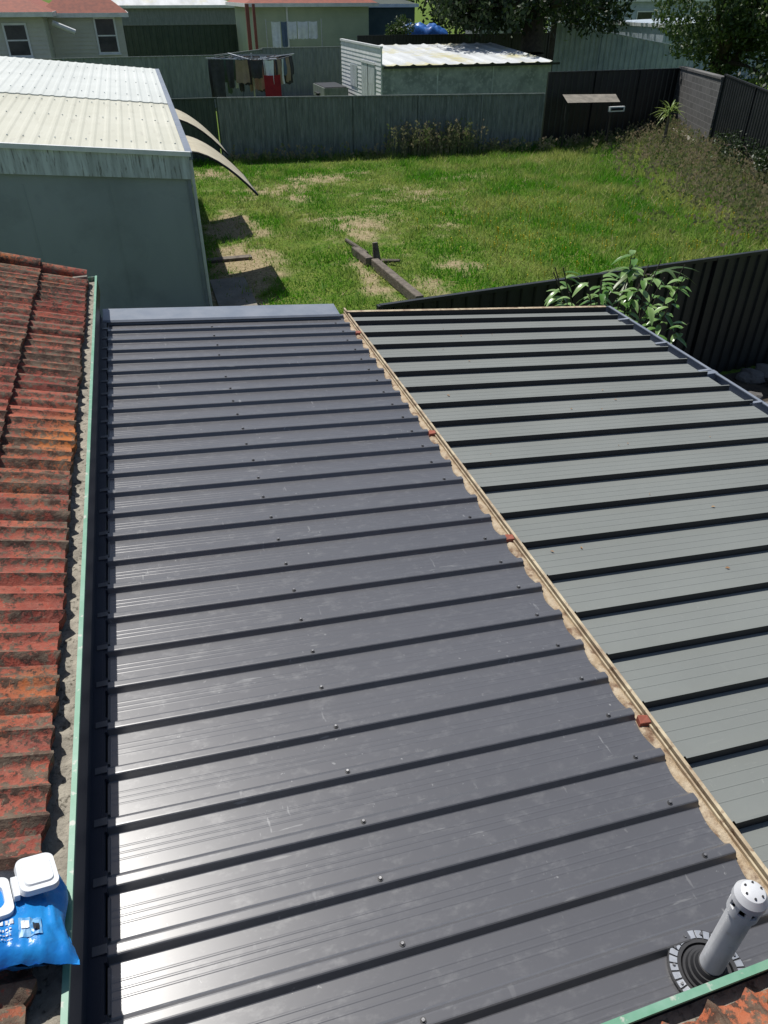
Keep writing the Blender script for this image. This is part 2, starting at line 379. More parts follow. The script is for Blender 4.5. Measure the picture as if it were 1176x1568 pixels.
for y in (1.47,2.71,3.89,5.7):
    V=[(1.508,y-.015,2.336),(1.553,y-.022,2.336),(1.556,y+.012,2.336),(1.515,y+.022,2.336)]
    V+=[(a+.003,b_+.002,2.356+.003*k) for k,(a,b_,c) in enumerate(V)]
    mb.poly(V,[(4,5,6,7),(0,1,5,4),(1,2,6,5),(2,3,7,6),(3,0,4,7)],rust)
mb.done("tile_chips",bpy.data.objects["valley_gutter"],bevel=.003)

# ------------------------------------------------------------ right carport roof
cp=empty("carport")
X0,Z0,X1,Z1=1.58,2.325,4.25,2.085
def rz(x): return Z0+(Z1-Z0)*(x-X0)/(X1-X0)
PP=.275; prof=[]; y=.18; rb=[]
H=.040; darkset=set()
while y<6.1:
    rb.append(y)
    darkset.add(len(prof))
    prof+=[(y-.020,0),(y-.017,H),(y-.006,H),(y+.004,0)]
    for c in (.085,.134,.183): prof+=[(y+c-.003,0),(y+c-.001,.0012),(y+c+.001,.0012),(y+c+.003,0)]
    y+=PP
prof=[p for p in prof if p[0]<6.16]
mb=MB(); profile_sheet(mb,prof,X0,X1,Z0,Z1,graysheet,dark=near_face_shade,darkset=darkset); mb.done("roof_deck",cp)
mb=MB()
V=[]
for x,z in ((X0-.02,Z0),(X1,Z1)): V+=[(x,6.155,z-.08),(x,6.155,z+.045),(x,6.185,z+.049),(x,6.185,z-.12)]
mb.poly(V,[(0,4,5,1)],near_face_shade); mb.poly(V,[(1,5,6,2),(2,6,7,3)],cream)
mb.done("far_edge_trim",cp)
mb=MB()
gz1=Z1-.02
mb.box(X1-.02,X1+.11,0,6.25,gz1-.09,gz1-.085,flash_blue)
mb.box(X1+.105,X1+.112,0,6.25,gz1-.09,gz1+.03,flash_blue)
mb.box(X1+.085,X1+.105,0,6.25,gz1+.022,gz1+.03,flash_blue)
mb.box(X1-.02,X1-.015,0,6.25,gz1-.09,gz1,flash_blue)
mb.box(X1-.02,X1+.112,6.25,6.256,gz1-.09,gz1+.03,flash_blue)
for y in np.arange(.3,6.2,.62):
    mb.box(X1-.03,X1+.09,y-.014,y+.014,gz1+.032,gz1+.037,alu)
for y in (2.2,4.6): mb.box(X1-.025,X1+.118,y-.03,y+.03,gz1-.096,gz1+.0315,flash_blue)
mb.done("box_gutter",cp)
mb=MB()
for x in (1.7,X1-.1):
    for y in (.5,3.1,5.9): mb.box(x-.045,x+.045,y-.045,y+.045,0,rz(x)-.16,blackf)
    mb.box(x-.035,x+.035,.0,6.1,rz(x)-.16,rz(x)-.012,blackf)
mb.done("posts_and_beams",cp)
mb=MB(); lm=M("dry_leaf",(.25,.12,.05),(.35,.22,.1),30,.8)
for i in range(34):
    x=random.uniform(1.7,4.1); y=random.uniform(.6,6)
    yy=min(rb,key=lambda q:abs(q-y)); y=yy+random.uniform(.05,.22); z=rz(x)+.006
    a=random.random()*6.28; s=random.uniform(.005,.016); c,d=math.cos(a)*s,math.sin(a)*s
    mb.poly([(x-c,y-d,z),(x+d*.5,y-c*.5,z+.004),(x+c,y+d,z),(x-d*.5,y+c*.5,z+.002)],[(0,1,2,3)],lm)
mb.done("fallen_leaves")

# ------------------------------------------------------------ tiled house
house=empty("tiled_house")
PIT=R(20); cP,sP=math.cos(PIT),math.sin(PIT)
def tile_roof(name,o,ax,up,L,S,parent,fine=.0125):
    g=.33; w=.215
    sv=[-.004]
    for kk in range(int(S/g)): sv+=[kk*g+.002,kk*g+.03,kk*g+.11,kk*g+.22,kk*g+g-.002]
    sv=np.array(sv); vv=np.arange(0,L,fine); ns,nv=len(sv),len(vv)
    rt=rng.random((400,60))
    V=[];rn=[];rd=[]
    for i,s in enumerate(sv):
        kk=max(0,int(math.floor(s/g+1e-6))); t=s/g-kk
        j=np.floor(vv/w).astype(int); u=vv/w-j
        rr=np.exp(-((u-.14)/.075)**2)+.8*np.exp(-((u-.60)/.065)**2)
        roll=rr*.024-np.exp(-((u-.98)/.03)**2)*.012
        h=roll+.034*(1-t)+rt[j%400,kk%60]*.009
        ss=np.full(nv,s)-(1-t)**4*.5*roll-(rt[(j+7)%400,kk%60]-.5)*.018*(1-t)
        if i==0: h=h-.05
        p=np.array(o)[None,:]+np.array(ax)[None,:]*vv[:,None]+np.array(up)[None,:]*(ss*cP-h*sP)[:,None]
        p[:,2]+=ss*sP+h*cP
        V.append(p); rn.append(rt[j%400,(kk+3)%60]); rd.append(rr)
    V=np.concatenate(V);rn=np.concatenate(rn);rd=np.concatenate(rd)
    F=[(i*nv+k,i*nv+k+1,(i+1)*nv+k+1,(i+1)*nv+k) for i in range(ns-1) for k in range(nv-1)]
    ob=np_obj(name,V,F,tile,parent,rnd=rn,smooth=True)
    a=ob.data.attributes.new("ridge",'FLOAT','POINT'); a.data.foreach_set("value",rd.astype(np.float32))
    try: ob.data.set_sharp_from_angle(angle=R(50))
    except Exception: pass
    return ob
EZ=2.80
tile_roof("tile_roof",(-.575,-.6,EZ+.00),(0,1,0),(-1,0,0),6.95,3.7,house)
tile_roof("tile_roof_near",(-3,.415,EZ+.0),(1,0,0),(0,-1,0),9,3.7,house,.02)
mb=MB()
mb.box(-7.6,-.62,-4,6.25,0,EZ-.16,shedwall)
mb.box(-3,6,-4,.33,0,EZ-.16,shedwall)
zr=EZ+3.6*math.tan(PIT)-.02
mb.poly([(-4.05,-4,zr),(-4.05,6.35,zr),(-7.8,6.35,EZ),(-7.8,-4,EZ)],[(0,1,2,3)],redroof)
mb.poly([(-.6,6.26,EZ-.05),(-4.05,6.26,zr-.05),(-7.8,6.26,EZ-.05)],[(0,1,2)],shedwall)
mb.done("walls",house)
mb=MB()
for kk in range(10):
    s=kk*.34-.01
    a=(-.575-s*cP,6.33,EZ+s*sP+.028); b_=(-.575-(s+.37)*cP,6.33,EZ+(s+.37)*sP+.012)
    mb.cyl(a,b_,.062,.05,14,tile)
mb.done("verge_caps",house,smooth=True)
mb=MB(); mb.box(-.66,-.55,6.24,6.30,EZ-.04,EZ+.06,mortar)
V=[(-.575,6.30,EZ-.04),(-4,6.30,EZ-.04+3.42*math.tan(PIT)),(-4,6.30,EZ+.03+3.42*math.tan(PIT)),(-.575,6.30,EZ+.03)]
mb.poly(V,[(0,1,2,3)],mortar); mb.done("verge_mortar",house)
mb=MB()
RX=-.492
mb.box(RX-.006,RX,.50,6.42,EZ-.13,EZ-.004,navy)
mb.box(RX-.012,RX+.004,.50,6.42,EZ-.004,EZ+.008,verd)
mb.box(-.64,RX-.006,.50,6.42,EZ-.125,EZ-.12,navy)
mb.box(-.64,RX,6.42,6.426,EZ-.125,EZ,verd)
mb.box(-.62,-.605,.3,6.25,EZ-.25,EZ-.02,navy)
mb.box(-.60,RX-.02,.2,6.2,2.36,EZ-.131,navy)
mb.box(-.5,6,.474,.48,EZ-.13,EZ-.004,navy)
mb.box(-.5,6,.466,.484,EZ-.004,EZ+.008,verd)
mb.box(-.5,6,.36,.474,EZ-.125,EZ-.12,navy)
mb.done("gutter",house)
V=[];F=[];N=500;K=7
for i in range(N+1):
    y=.45+5.95*i/N
    for k in range(K):
        x=-.60+(.60+RX-.008)*k/(K-1)
        z=EZ-.035+.012*noise.noise(Vector((x*30,y*12,0)))+.008*noise.noise(Vector((x*80,y*50,0)))
        V.append((x,y,z))
for i in range(N):
    for k in range(K-1): F.append((i*K+k,i*K+k+1,(i+1)*K+k+1,(i+1)*K+k))
np_obj("gutter_debris",V,F,gutbed,house,smooth=True)
V=[];F=[]
for i in range(N+1):
    x=-.5+6.4*i/N
    for k in range(5):
        y=.37+.1*k/4; V.append((x,y,EZ-.04+.012*noise.noise(Vector((x*12,y*30,3)))))
for i in range(N):
    for k in range(4): F.append((i*5+k,(i+1)*5+k,(i+1)*5+k+1,i*5+k+1))
np_obj("gutter_debris_near",V,F,gutbed,house,smooth=True)

# ------------------------------------------------------------ vent pipe
vp=empty("vent_pipe",(1.18,.62,lz(1.18)))
mb=MB()
r=.034
mb.cyl((0,0,-.1),(0,0,.40),r,r,28,pvc)
mb.cyl((0,0,.372),(0,0,.40),r+.006,r+.006,28,pvc)
for i in range(8):
    a=math.tau*i/8
    mb.ring((0,0,.40),r-.006,r+.006,0,.030,4,pvc,a,a+math.tau/8*.45)
mb.cyl((0,0,.43),(0,0,.450),r+.009,r+.008,28,pvc)
mb.cyl((0,0,.450),(0,0,.470),r+.008,r-.004,28,pvc)
mb.cyl((0,0,.470),(0,0,.476),r-.004,r-.018,28,pvc)
mb.cyl((0,0,.40),(0,0,.43),.02,.02,12,rubber)
for i in range(6):
    a=math.tau*i/6; mb.cyl((.022*math.cos(a),.022*math.sin(a),.468),(.022*math.cos(a),.022*math.sin(a),.4765),.003,.003,8,rubber)
mb.done("pipe",vp,smooth=True)
mb=MB()
mb.ring((0,0,.012),.075,.112,0,.010,40,rubber)
for rr,zz in ((.075,.020),(.064,.034),(.053,.05),(.044,.066)):
    mb.cyl((0,0,zz-.02),(0,0,zz),rr,rr-.006,32,rubber)
for i in range(28):
    a=math.tau*i/28; mb.ring((0,0,.0225),.086,.108,0,.003,3,alu,a,a+math.tau/28*.78)
for i in range(12):
    a=math.tau*i/12+.1; mb.cyl((.097*math.cos(a),.097*math.sin(a),.025),(.097*math.cos(a),.097*math.sin(a),.031),.005,.004,6,screwm)
mb.done("rubber_boot",vp,smooth=True)

# ------------------------------------------------------------ wipes pack on the tiles
bluep=M("blue_film",(.012,.16,.50),(.02,.25,.62),12,.25,bump=.35,bscale=24)
blackp=M("black_film",(.012,.012,.015),(.03,.03,.035),20,.22,bump=.6,bscale=26)
whitep=M("white_plastic",(.72,.74,.75),(.66,.68,.69),10,.35)
wp=empty("wipes_packet",(-.618,1.085,EZ+.085),(R(-8),R(20),R(14)),1.20)
def bagz(u,v,side):
    t=max(0,(1-abs(u)**3.5))**.6*max(0,(1-abs(v)**4))**.6
    return side*.036*t+.009*noise.noise(Vector((u*3,v*3,side)))+.007*noise.noise(Vector((u*9,v*8,side)))*(1 if abs(u)>.5 or v<-.3 else .2)-.02*max(0,u-.5)
def bagp(u,v,side,lift=0):
    return (.110*u+.008*math.sin(v*5)*abs(u)**4+.012*v, .125*v*(1-.10*(1-abs(u))**2+.06*abs(u)**4)-.02*u, bagz(u,v,side)+lift)
V=[];F=[];mi=[];NX,NY=36,28
for side in (1,-1):
    for i in range(NX+1):
        for j in range(NY+1): V.append(bagp(-1+2*i/NX,-1+2*j/NY,side))
n1=(NX+1)*(NY+1)
for sidx in (0,1):
    for i in range(NX):
        for j in range(NY):
            a=sidx*n1+i*(NY+1)+j; q=(a,a+NY+1,a+NY+2,a+1)
            F.append(q if sidx==0 else q[::-1]); mi.append(1 if (j>NY*.58 and i<NX*.66+3*math.sin(j)) else 0)
np_obj("bag",V,F,[bluep,blackp],wp,mi=mi,smooth=True)
mb=MB()
def patch(u0,u1,v0,v1,mat,k=6,lift=.0025):
    V=[];F=[]
    for i in range(k+1):
        for j in range(3): V.append(bagp(u0+(u1-u0)*i/k,v0+(v1-v0)*j/2,1,lift))
    for i in range(k):
        for j in range(2): F.append((i*3+j,(i+1)*3+j,(i+1)*3+j+1,i*3+j+1))
    mb.poly(V,F,mat)
for row,(v0,h) in enumerate(((-.44,.07),(-.56,.035),(-.64,.02),(-.71,.015))):
    u=-.62
    while u<.02:
        w_=random.uniform(.03,.07)*(1 if row else 1.4); patch(u,u+w_*.62,v0,v0+h,whitep,2); u+=w_
patch(.14,.50,-.68,-.36,M("label_lightblue",(.05,.25,.55),(.25,.45,.65),60,.3))
patch(.18,.30,-.56,-.44,whitep,3,.004); patch(.36,.46,-.62,-.46,blackp,3,.004)
mb.done("printed_label",wp)
mb=MB()
def rrect(cx,cy,w,h,rad,n=5):
    out=[]
    for a0 in (0,90,180,270):
        sx=1 if a0 in (0,270) else -1; sy=1 if a0 in (0,90) else -1
        for k in range(n+1):
            a=R(a0+90*k/n); out.append((cx+sx*(w/2-rad)+rad*math.cos(a),cy+sy*(h/2-rad)+rad*math.sin(a)))
    return out
def slab(pts,z0,z1,mat,inset=0):
    n=len(pts); cx=sum(p[0] for p in pts)/n; cy=sum(p[1] for p in pts)/n
    top=[(cx+(p[0]-cx)*(1-inset),cy+(p[1]-cy)*(1-inset)) for p in pts]
    mb.poly([(p[0],p[1],z0) for p in pts]+[(p[0],p[1],z1) for p in top],[(i,(i+1)%n,n+(i+1)%n,n+i) for i in range(n)]+[tuple(range(n,2*n))],mat)
cy_=.014; ox=-.030
a=rrect(ox,cy_,.076,.096,.016); bq=rrect(ox,cy_,.048,.064,.020); n_=len(a)
mb.poly([(p[0],p[1],.024) for p in a]+[(p[0],p[1],.046) for p in a]+[(p[0],p[1],.047) for p in bq]+[(p[0],p[1],.036) for p in bq],
 [(i,(i+1)%n_,n_+(i+1)%n_,n_+i) for i in range(n_)]+[(n_+i,n_+(i+1)%n_,2*n_+(i+1)%n_,2*n_+i) for i in range(n_)]+[(2*n_+i,2*n_+(i+1)%n_,3*n_+(i+1)%n_,3*n_+i) for i in range(n_)],whitep)
mb.poly([(p[0],p[1],.0375) for p in bq],[tuple(range(len(bq)))],bluep)
slab(rrect(ox-.003,cy_+.004,.026,.03,.012),.0378,.046,whitep,.4)
slab(rrect(ox+.088,cy_+.020,.076,.094,.018),.052,.064,whitep,.04); slab(rrect(ox+.088,cy_+.020,.056,.068,.012),.0642,.068,whitep,.05)
mb.box(ox+.040,ox+.051,cy_-.02,cy_+.03,.042,.056,whitep)
mb.done("flip_lid",wp,smooth=True)

# ------------------------------------------------------------ red hose nozzle
hn=empty("hose_nozzle",(1.095,.435,EZ+.05),(0,0,R(35)))
mb=MB()
mb.cyl((-.005,0,.0),(.06,0,.01),.016,.018,16,redp); mb.cyl((.06,0,.01),(.10,0,.012),.018,.026,16,redp)
mb.cyl((-.03,0,0),(-.005,0,0),.012,.014,12,brass); mb.cyl((-.045,0,0),(-.03,0,0),.015,.015,6,brass); mb.cyl((-.075,0,-.004),(-.045,0,0),.010,.010,12,brass)
mb.cyl((-.08,-.005,-.005),(-.10,-.05,-.02),.009,.009,10,brass); mb.box(.0,.05,-.006,.006,-.05,-.015,redp)
mb.done("nozzle_body",hn,smooth=True)

# ------------------------------------------------------------ white-roofed shed on the left
sh=empty("white_roof_shed")
AX,AY,AZ=.70,12.6,2.70; BX,BY,BZ=.84,23.5,3.03
sl=.095
W=9.
mb=MB()
def sv(x,t):
    xr=AX+(BX-AX)*t; z=AZ+(BZ-AZ)*t; return z+sl*min(xr-x,W/2)-sl*max(0,xr-x-W/2)
V=[];F=[];NXs=44;tt=[0,.445,.4452,1]
mi=[]
for i in range(NXs*6+1):
    x_=W*i/(NXs*6); ph=(i%6); hh=(.0,.0,.0,.0,.009,.009)[ph]
    for t in tt:
        xr=AX+(BX-AX)*t+.05; y=AY+(BY-AY)*t-(.06 if t==0 else 0)
        V.append((xr-x_,y,sv(xr-x_,t)+hh+(.02 if t>.445 else 0)))
for i in range(NXs*6):
    for k in range(3): F.append((4*i+k,4*i+k+1,4*i+5+k,4*i+4+k)); mi.append(1 if k>=1 else 0)
np_obj("roof",V,F,[shedroof,shedroof2],sh,mi=mi)
zl=sv(AX-W/2,0)
mb.poly([(AX,AY,0),(AX,AY,AZ-.02),(AX-W/2,AY,zl-.02),(AX-W,AY,AZ-.02),(AX-W,AY,0)],[(0,1,2,3,4)],shedwall)
mb.poly([(AX,AY,0),(BX,BY,0),(BX,BY,BZ-.03),(AX,AY,AZ-.03)],[(0,1,2,3)],shedwall)
mb.poly([(BX,BY,0),(BX,BY,BZ-.02),(BX-W/2,BY,BZ+sl*W/2-.02),(BX-W,BY,BZ-.02),(BX-W,BY,0)],[(4,3,2,1,0)],shedwall)
mb.poly([(AX-W,AY,0),(BX-W,BY,0),(BX-W,BY,BZ-.03),(AX-W,AY,AZ-.03)],[(3,2,1,0)],shedwall)
for i in range(1,8): mb.box(AX-i*1.2-.012,AX-i*1.2+.012,AY-.006,AY-.001,0,AZ-.3,shedwall)
mb.done("walls",sh)
mb=MB()
mb.obox((AX+.05,AY-.05),(AX-W/2,AY-.05),.03,AZ-.36,AZ+.0,shedfasc,z0b=zl-.40,z1b=zl+.0)
mb.obox((AX+.08,AY-.075),(AX-W/2,AY-.075),.06,AZ-.035,AZ+.03,white,z0b=zl-.035,z1b=zl+.03)
mb.obox((AX-W/2,AY-.05),(AX-W,AY-.05),.03,zl-.40,zl,shedfasc,z0b=AZ-.36,z1b=AZ)
mb.box(AX-.02,AX+.04,AY-.03,AY+.05,0,AZ-.33,flash_blue)
mb.box(AX+.05,AX+.10,AY+.02,AY+.08,0,AZ-.1,white)
V0=(AX+.06,AY-.05);V1=(BX+.06,BY)
mb.obox(V0,V1,.10,AZ-.08,AZ+.02,flash_blue,z0b=BZ-.08,z1b=BZ+.02)
mb.done("trim",sh)
mb=MB()
for t in (.06,.25,.40,.52,.7,.9):
    for i in range(0,80,2):
        x=AX+(BX-AX)*t-.1-i*.1*1.1; y=AY+(BY-AY)*t
        if x<AX-W: break
        z=sv(x,t)+.012+(.02 if t>.445 else 0); mb.cyl((x,y,z),(x,y,z+.012),.014,.012,6,shedfasc)
mb.done("roof_screws",sh)
awc=M("awning_cream",(.55,.50,.36),(.46,.40,.28),5,.5)
for yc,wd in ((15.4,1.9),(19.8,2.1)):
    aw=empty("window_awning"); mb=MB()
    xs=BX+.02; N=14
    for layer,mt in ((0,awc),(-.02,blackf)):
        V=[];F=[]
        for i in range(N+1):
            t=i/N; x=xs+1.15*t; z=2.44-.78*t**1.7+layer
            K=16
            for k in range(K+1):
                V.append((x,yc-wd/2+wd*k/K,z+(.012 if k%2 else 0)))
        for i in range(N):
            for k in range(K): q=(i*(K+1)+k,(i+1)*(K+1)+k,(i+1)*(K+1)+k+1,i*(K+1)+k+1); F.append(q)
        mb.poly(V,F,mt)
    for yy in (yc-wd/2,yc+wd/2):
        pts=[(xs+1.15*t,yy,2.43-.78*t**1.7) for t in np.linspace(0,1,8)]
        mb.tube(pts,[.022]*8,6,blackf)
    mb.cyl((xs+1.15,yc-wd/2,1.65),(xs+1.15,yc+wd/2,1.65),.02,.02,6,blackf)
    mb.done("awning_sheet",aw)

# ------------------------------------------------------------ fences
fence("black_steel_fence",(2.35,7.75),FG,1.80,blackf,.19,.03)
fence("grey_corrugated_fence",FA,FB,1.90,greyfence,.19,.022,h1=1.82)
fence("dark_green_fence",(-6,27.9),(2.8,27.72),1.9,darkgreen,.19)
fence("black_steel_fence",(14.25,26.5),FC,2.45,blackf,.3,.03,h1=2.3)
fence("grey_corrugated_fence",(-14,42),(4.4,42),2.25,greyfence2,.25)
fence("grey_corrugated_fence",(4.4,42),(7.4,46),2.25,greyfence2,.25)
fence("grey_corrugated_fence",(7.4,46),(13,46),2.3,greyfence2,.25)
fence("dark_green_fence",(-2,60),(10,60),2.95,darkgreen,.4,.04)
fence("dark_paling_fence",(13,47),(25,47),2.75,blackf,.2)
fence("pale_steel_fence",(25.2,46.5),(31.5,42),3.3,palefence,.3,.05,h1=2.1)
fence("shaded_boundary_fence",FD,FG,2.5,blackf,.19,.025,h1=1.8)  # black sheet colour carries the dark tree shade along this boundary
mb=MB(); mb.obox(FC,FD,.2,0,2.3,blockm,z1b=2.35); mb.obox(FC,FD,.26,2.3,2.37,blockm,z0b=2.35,z1b=2.42)
mb.done("concrete_block_wall")
mb=MB(); mb.obox((20.3,27.2),(18.7,23.6),.25,0,.45,concrete); mb.done("concrete_kerb_wall",bevel=.02)
mb=MB()
mb.poly([(14.5,25.4,1.62),(16.7,25.6,1.56),(16.85,26.2,1.74),(14.65,26.1,1.80)],[(0,1,2,3),(3,2,1,0)],sheetbrown)
for x,y in ((14.7,25.8),(16.6,25.9)): mb.box(x-.03,x+.03,y-.03,y+.03,0,1.60,blackf)
mb.box(16.2,16.8,25.4,25.5,1.28,1.44,white); mb.box(16.25,16.75,25.39,25.40,1.32,1.40,glass)
mb.done("garden_lean_to")

mb=MB()
mb.obox((4.22,15.8),(4.30,14.9),.16,0,.18,timber); mb.obox((4.36,14.75),(4.5,12.3),.16,0,.20,timber)
mb.done("garden_edging",bevel=.02)
mb=MB(); mb.cyl((4.55,15.2,0),(4.52,15.25,.38),.09,.06,9,timber); mb.cyl((4.4,15.5,.08),(4.1,16.1,.25),.06,.04,8,timber); mb.cyl((4.6,15.0,.05),(4.9,14.7,.12),.05,.03,7,timber)
mb.done("tree_stump")
mb=MB(); mb.box(.95,1.65,13.0,14.9,.0,.03,concrete); mb.box(1.0,2.0,16.1,16.3,0,.06,timber)
mb.done("concrete_path",bevel=.01)

# ------------------------------------------------------------ back shed
bs=empty("corrugated_roof_shed")
x0,x1,ya,yb=10.75,19.0,35.2,42.
mb=MB()
mb.box(x0+.05,x1,ya,ya+.1,0,2.12,backwall); mb.box(x1-.1,x1,ya+.1,yb,0,2.2,backwall); mb.box(x0+.05,x1,yb-.1,yb,0,2.4,backwall)
for x in (13.4,16.1): mb.box(x-.03,x+.03,ya-.01,ya,0,2.1,shedfasc)
mb.done("walls",bs)
mb=MB()
V=[];F=[]
for i in range(17):
    a=i*.163; o=len(V); V+=[(x0-.02,ya-.05,a),(x0-.02,yb,a),(x0,yb,a+.163),(x0,ya-.05,a+.163),(x0,ya-.05,a),(x0,yb,a)]
    F+=[(o+3,o+2,o+1,o),(o,o+1,o+5,o+4)]
mb.poly(V,F,white); mb.box(x0,x0+.05,ya-.05,yb,0,2.77,white)
mb.box(x0-.05,x0+.07,ya-.08,yb+.03,2.77,2.85,white)
mb.box(x0-.06,x0-.021,ya+.8,ya+2.9,0,2.1,shedfasc); mb.box(x0-.07,x0-.06,ya+1.83,ya+1.87,0,2.1,blackf)
mb.box(x0-.08,x0-.06,ya+.75,ya+2.95,2.1,2.2,white)
mb.box(x0-.045,x0-.02,ya+3.8,ya+5,1.0,1.9,shedfasc)
mb.done("boarded_side",bs)
V=[];F=[];n_=int((x1-x0+.3)/.75)*5
for i in range(n_+1):
    x=x0+.07+i*.75/5; hh=(0,0,0,0,.05)[i%5]
    V+=[(x,ya-.2,2.13+hh),(x,(ya+yb)/2,2.33+hh),(x,yb+.1,2.53+hh)]
for i in range(n_):
    for k in (0,1): F.append((3*i+k,3*i+3+k,3*i+4+k,3*i+1+k))
np_obj("roof",V,F,backroof,bs)
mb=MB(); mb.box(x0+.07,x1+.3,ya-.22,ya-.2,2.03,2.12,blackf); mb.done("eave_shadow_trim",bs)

# ------------------------------------------------------------ houses
def house_block(mbw,mbr,x0,x1,y0,y1,ze,wall,roofm,rise=1.6,ov=.5):
    mbw.box(x0,x1,y0,y1,0,ze,wall); mbw.boards(x0,x1,y0-.002,.3,ze,.18,wall,.025)
    xm=(x0+x1)/2; ym=(y0+y1)/2; rl=min(x1-x0,y1-y0)/2
    a=[(x0-ov,y0-ov,ze),(x1+ov,y0-ov,ze),(x1+ov,y1+ov,ze),(x0-ov,y1+ov,ze)]
    if x1-x0>y1-y0: r0=(x0+rl,ym,ze+rise);r1=(x1-rl,ym,ze+rise); F=[(0,1,5,4),(1,2,5),(2,3,4,5),(3,0,4)]
    else: r0=(xm,y0+rl,ze+rise);r1=(xm,y1-rl,ze+rise); F=[(0,1,4),(1,2,5,4),(2,3,5),(3,0,4,5)]
    mbr.poly(a+[r0,r1],F,roofm)
    mbr.box(x0-ov,x1+ov,y0-ov-.02,y0-ov,ze-.17,ze+.02,white); mbr.box(x0-ov-.02,x0-ov,y0-ov,y1+ov,ze-.17,ze+.02,white); mbr.box(x1+ov,x1+ov+.02,y0-ov,y1+ov,ze-.17,ze+.02,white)
    mbr.box(x0-ov,x1+ov,y0-ov,y0,ze-.03,ze-.01,white)
def window(mb,x0,x1,y,z0,z1):
    mb.box(x0-.09,x1+.09,y-.07,y-.025,z0-.1,z1+.09,white); mb.box(x0,x1,y-.078,y-.07,z0,z1,glass)
    zm=(z0+z1)/2; mb.box(x0,x1,y-.095,y-.079,zm-.03,zm+.03,white); mb.box(x0-.13,x1+.13,y-.14,y-.071,z0-.14,z0-.08,white)
h1=empty("weatherboard_house"); w_=MB(); r_=MB(); g_=MB()
house_block(w_,r_,-13,-3.2,45,54,3.95,weather,redroof,2.2)
house_block(w_,r_,-3.19,.45,48,55,3.85,weather,redroof,1.6,.35)
window(g_,-5.0,-4.1,45,2.24,3.45); window(g_,-8.4,-7.2,45,2.24,3.45); window(g_,-.9,.0,48,2.15,3.6)
g_.cyl((-2.9,46.2,3.5),(-1.9,46.2,3.1),.12,.12,8,white)
w_.done("walls",h1); r_.done("roof",h1); g_.done("windows",h1)
h2=empty("green_weatherboard_house"); w_=MB(); r_=MB(); g_=MB()
house_block(w_,r_,8.0,15.1,52,60,4.2,greenhouse,redroof,1.9)
g_.box(9.95,10.05,51.9,51.98,.2,4.2,white)
g_.box(7.3,7.5,50.2,50.4,0,4.2,redbrown); g_.box(7.7,7.85,50.2,50.35,0,4.2,redbrown)
w_.done("walls",h2); r_.done("roof",h2); g_.done("posts_and_trim",h2)
g3=empty("grey_garage"); w_=MB(); r_=MB()
house_block(w_,r_,-3,10,72,78,3.9,greyfence2,backroof,.8,.3); w_.done("walls",g3); r_.done("roof",g3)
g4=empty("dark_green_shed"); w_=MB(); r_=MB()
house_block(w_,r_,15.9,19.5,56,60,4.1,darkgreen,darkgreen,.6,.2); w_.done("walls",g4); r_.done("roof",g4)
g5=empty("grey_garden_shed"); w_=MB(); r_=MB()
house_block(w_,r_,24.5,26.8,56,59,3.5,backwall,backwall,.4,.1); w_.box(25.2,26.1,55.9,55.97,0,2.9,white); w_.done("walls",g5); r_.done("roof",g5)
g6=empty("pale_blue_shed"); w_=MB(); r_=MB()
house_block(w_,r_,33,46,47,54,3.1,palefence,palefence,.25,.05)
for i in range(30): w_.box(33.2+i*.42,33.26+i*.42,46.93,46.97,0,3.05,palefence)
w_.done("walls",g6); r_.done("roof",g6)
g7=empty("pale_house"); w_=MB(); r_=MB()
house_block(w_,r_,38,52,64,72,4.3,palefence,backroof,1.6,.4); window(w_,42,43.4,64,2,3.4); w_.done("walls",g7); r_.done("roof",g7)

tarp=M("blue_tarp",(.02,.13,.42),(.01,.07,.28),6,.4,bump=.5,bscale=5)
V=[];F=[];N=30
for i in range(N+1):
    for j in range(N+1):
        u=-1+2*i/N;v=-1+2*j/N
        q=max(0,1-abs(u)**6)*max(0,1-abs(v)**6)
        V.append((18.6+1.7*u,52+1.4*v,3.0*q**.3+.30*noise.noise(Vector((u*2.5,v*2.5,2)))*q+.14*noise.noise(Vector((u*8,v*8,2)))))
for i in range(N):
    for j in range(N): F.append((i*(N+1)+j,(i+1)*(N+1)+j,(i+1)*(N+1)+j+1,i*(N+1)+j+1))
np_obj("tarp_covered_pile",V,F,tarp,smooth=True)
mb=MB(); mb.box(9.2,10.4,39.5,42,.45,.95,greyfence); mb.box(9.25,10.35,39.55,41.95,.96,.98,blackf)
for x in (9.1,10.42): mb.cyl((x-.02,40.8,.3),(x+.14,40.8,.3),.3,.3,18,rubber); mb.cyl((x-.03,40.8,.3),(x-.02,40.8,.3),.15,.15,12,alu); mb.box(x-.03,x+.16,40.4,41.2,.62,.66,blackf)
mb.cyl((9.8,39.5,.5),(9.8,38.1,.45),.04,.04,8,blackf); mb.done("box_trailer")

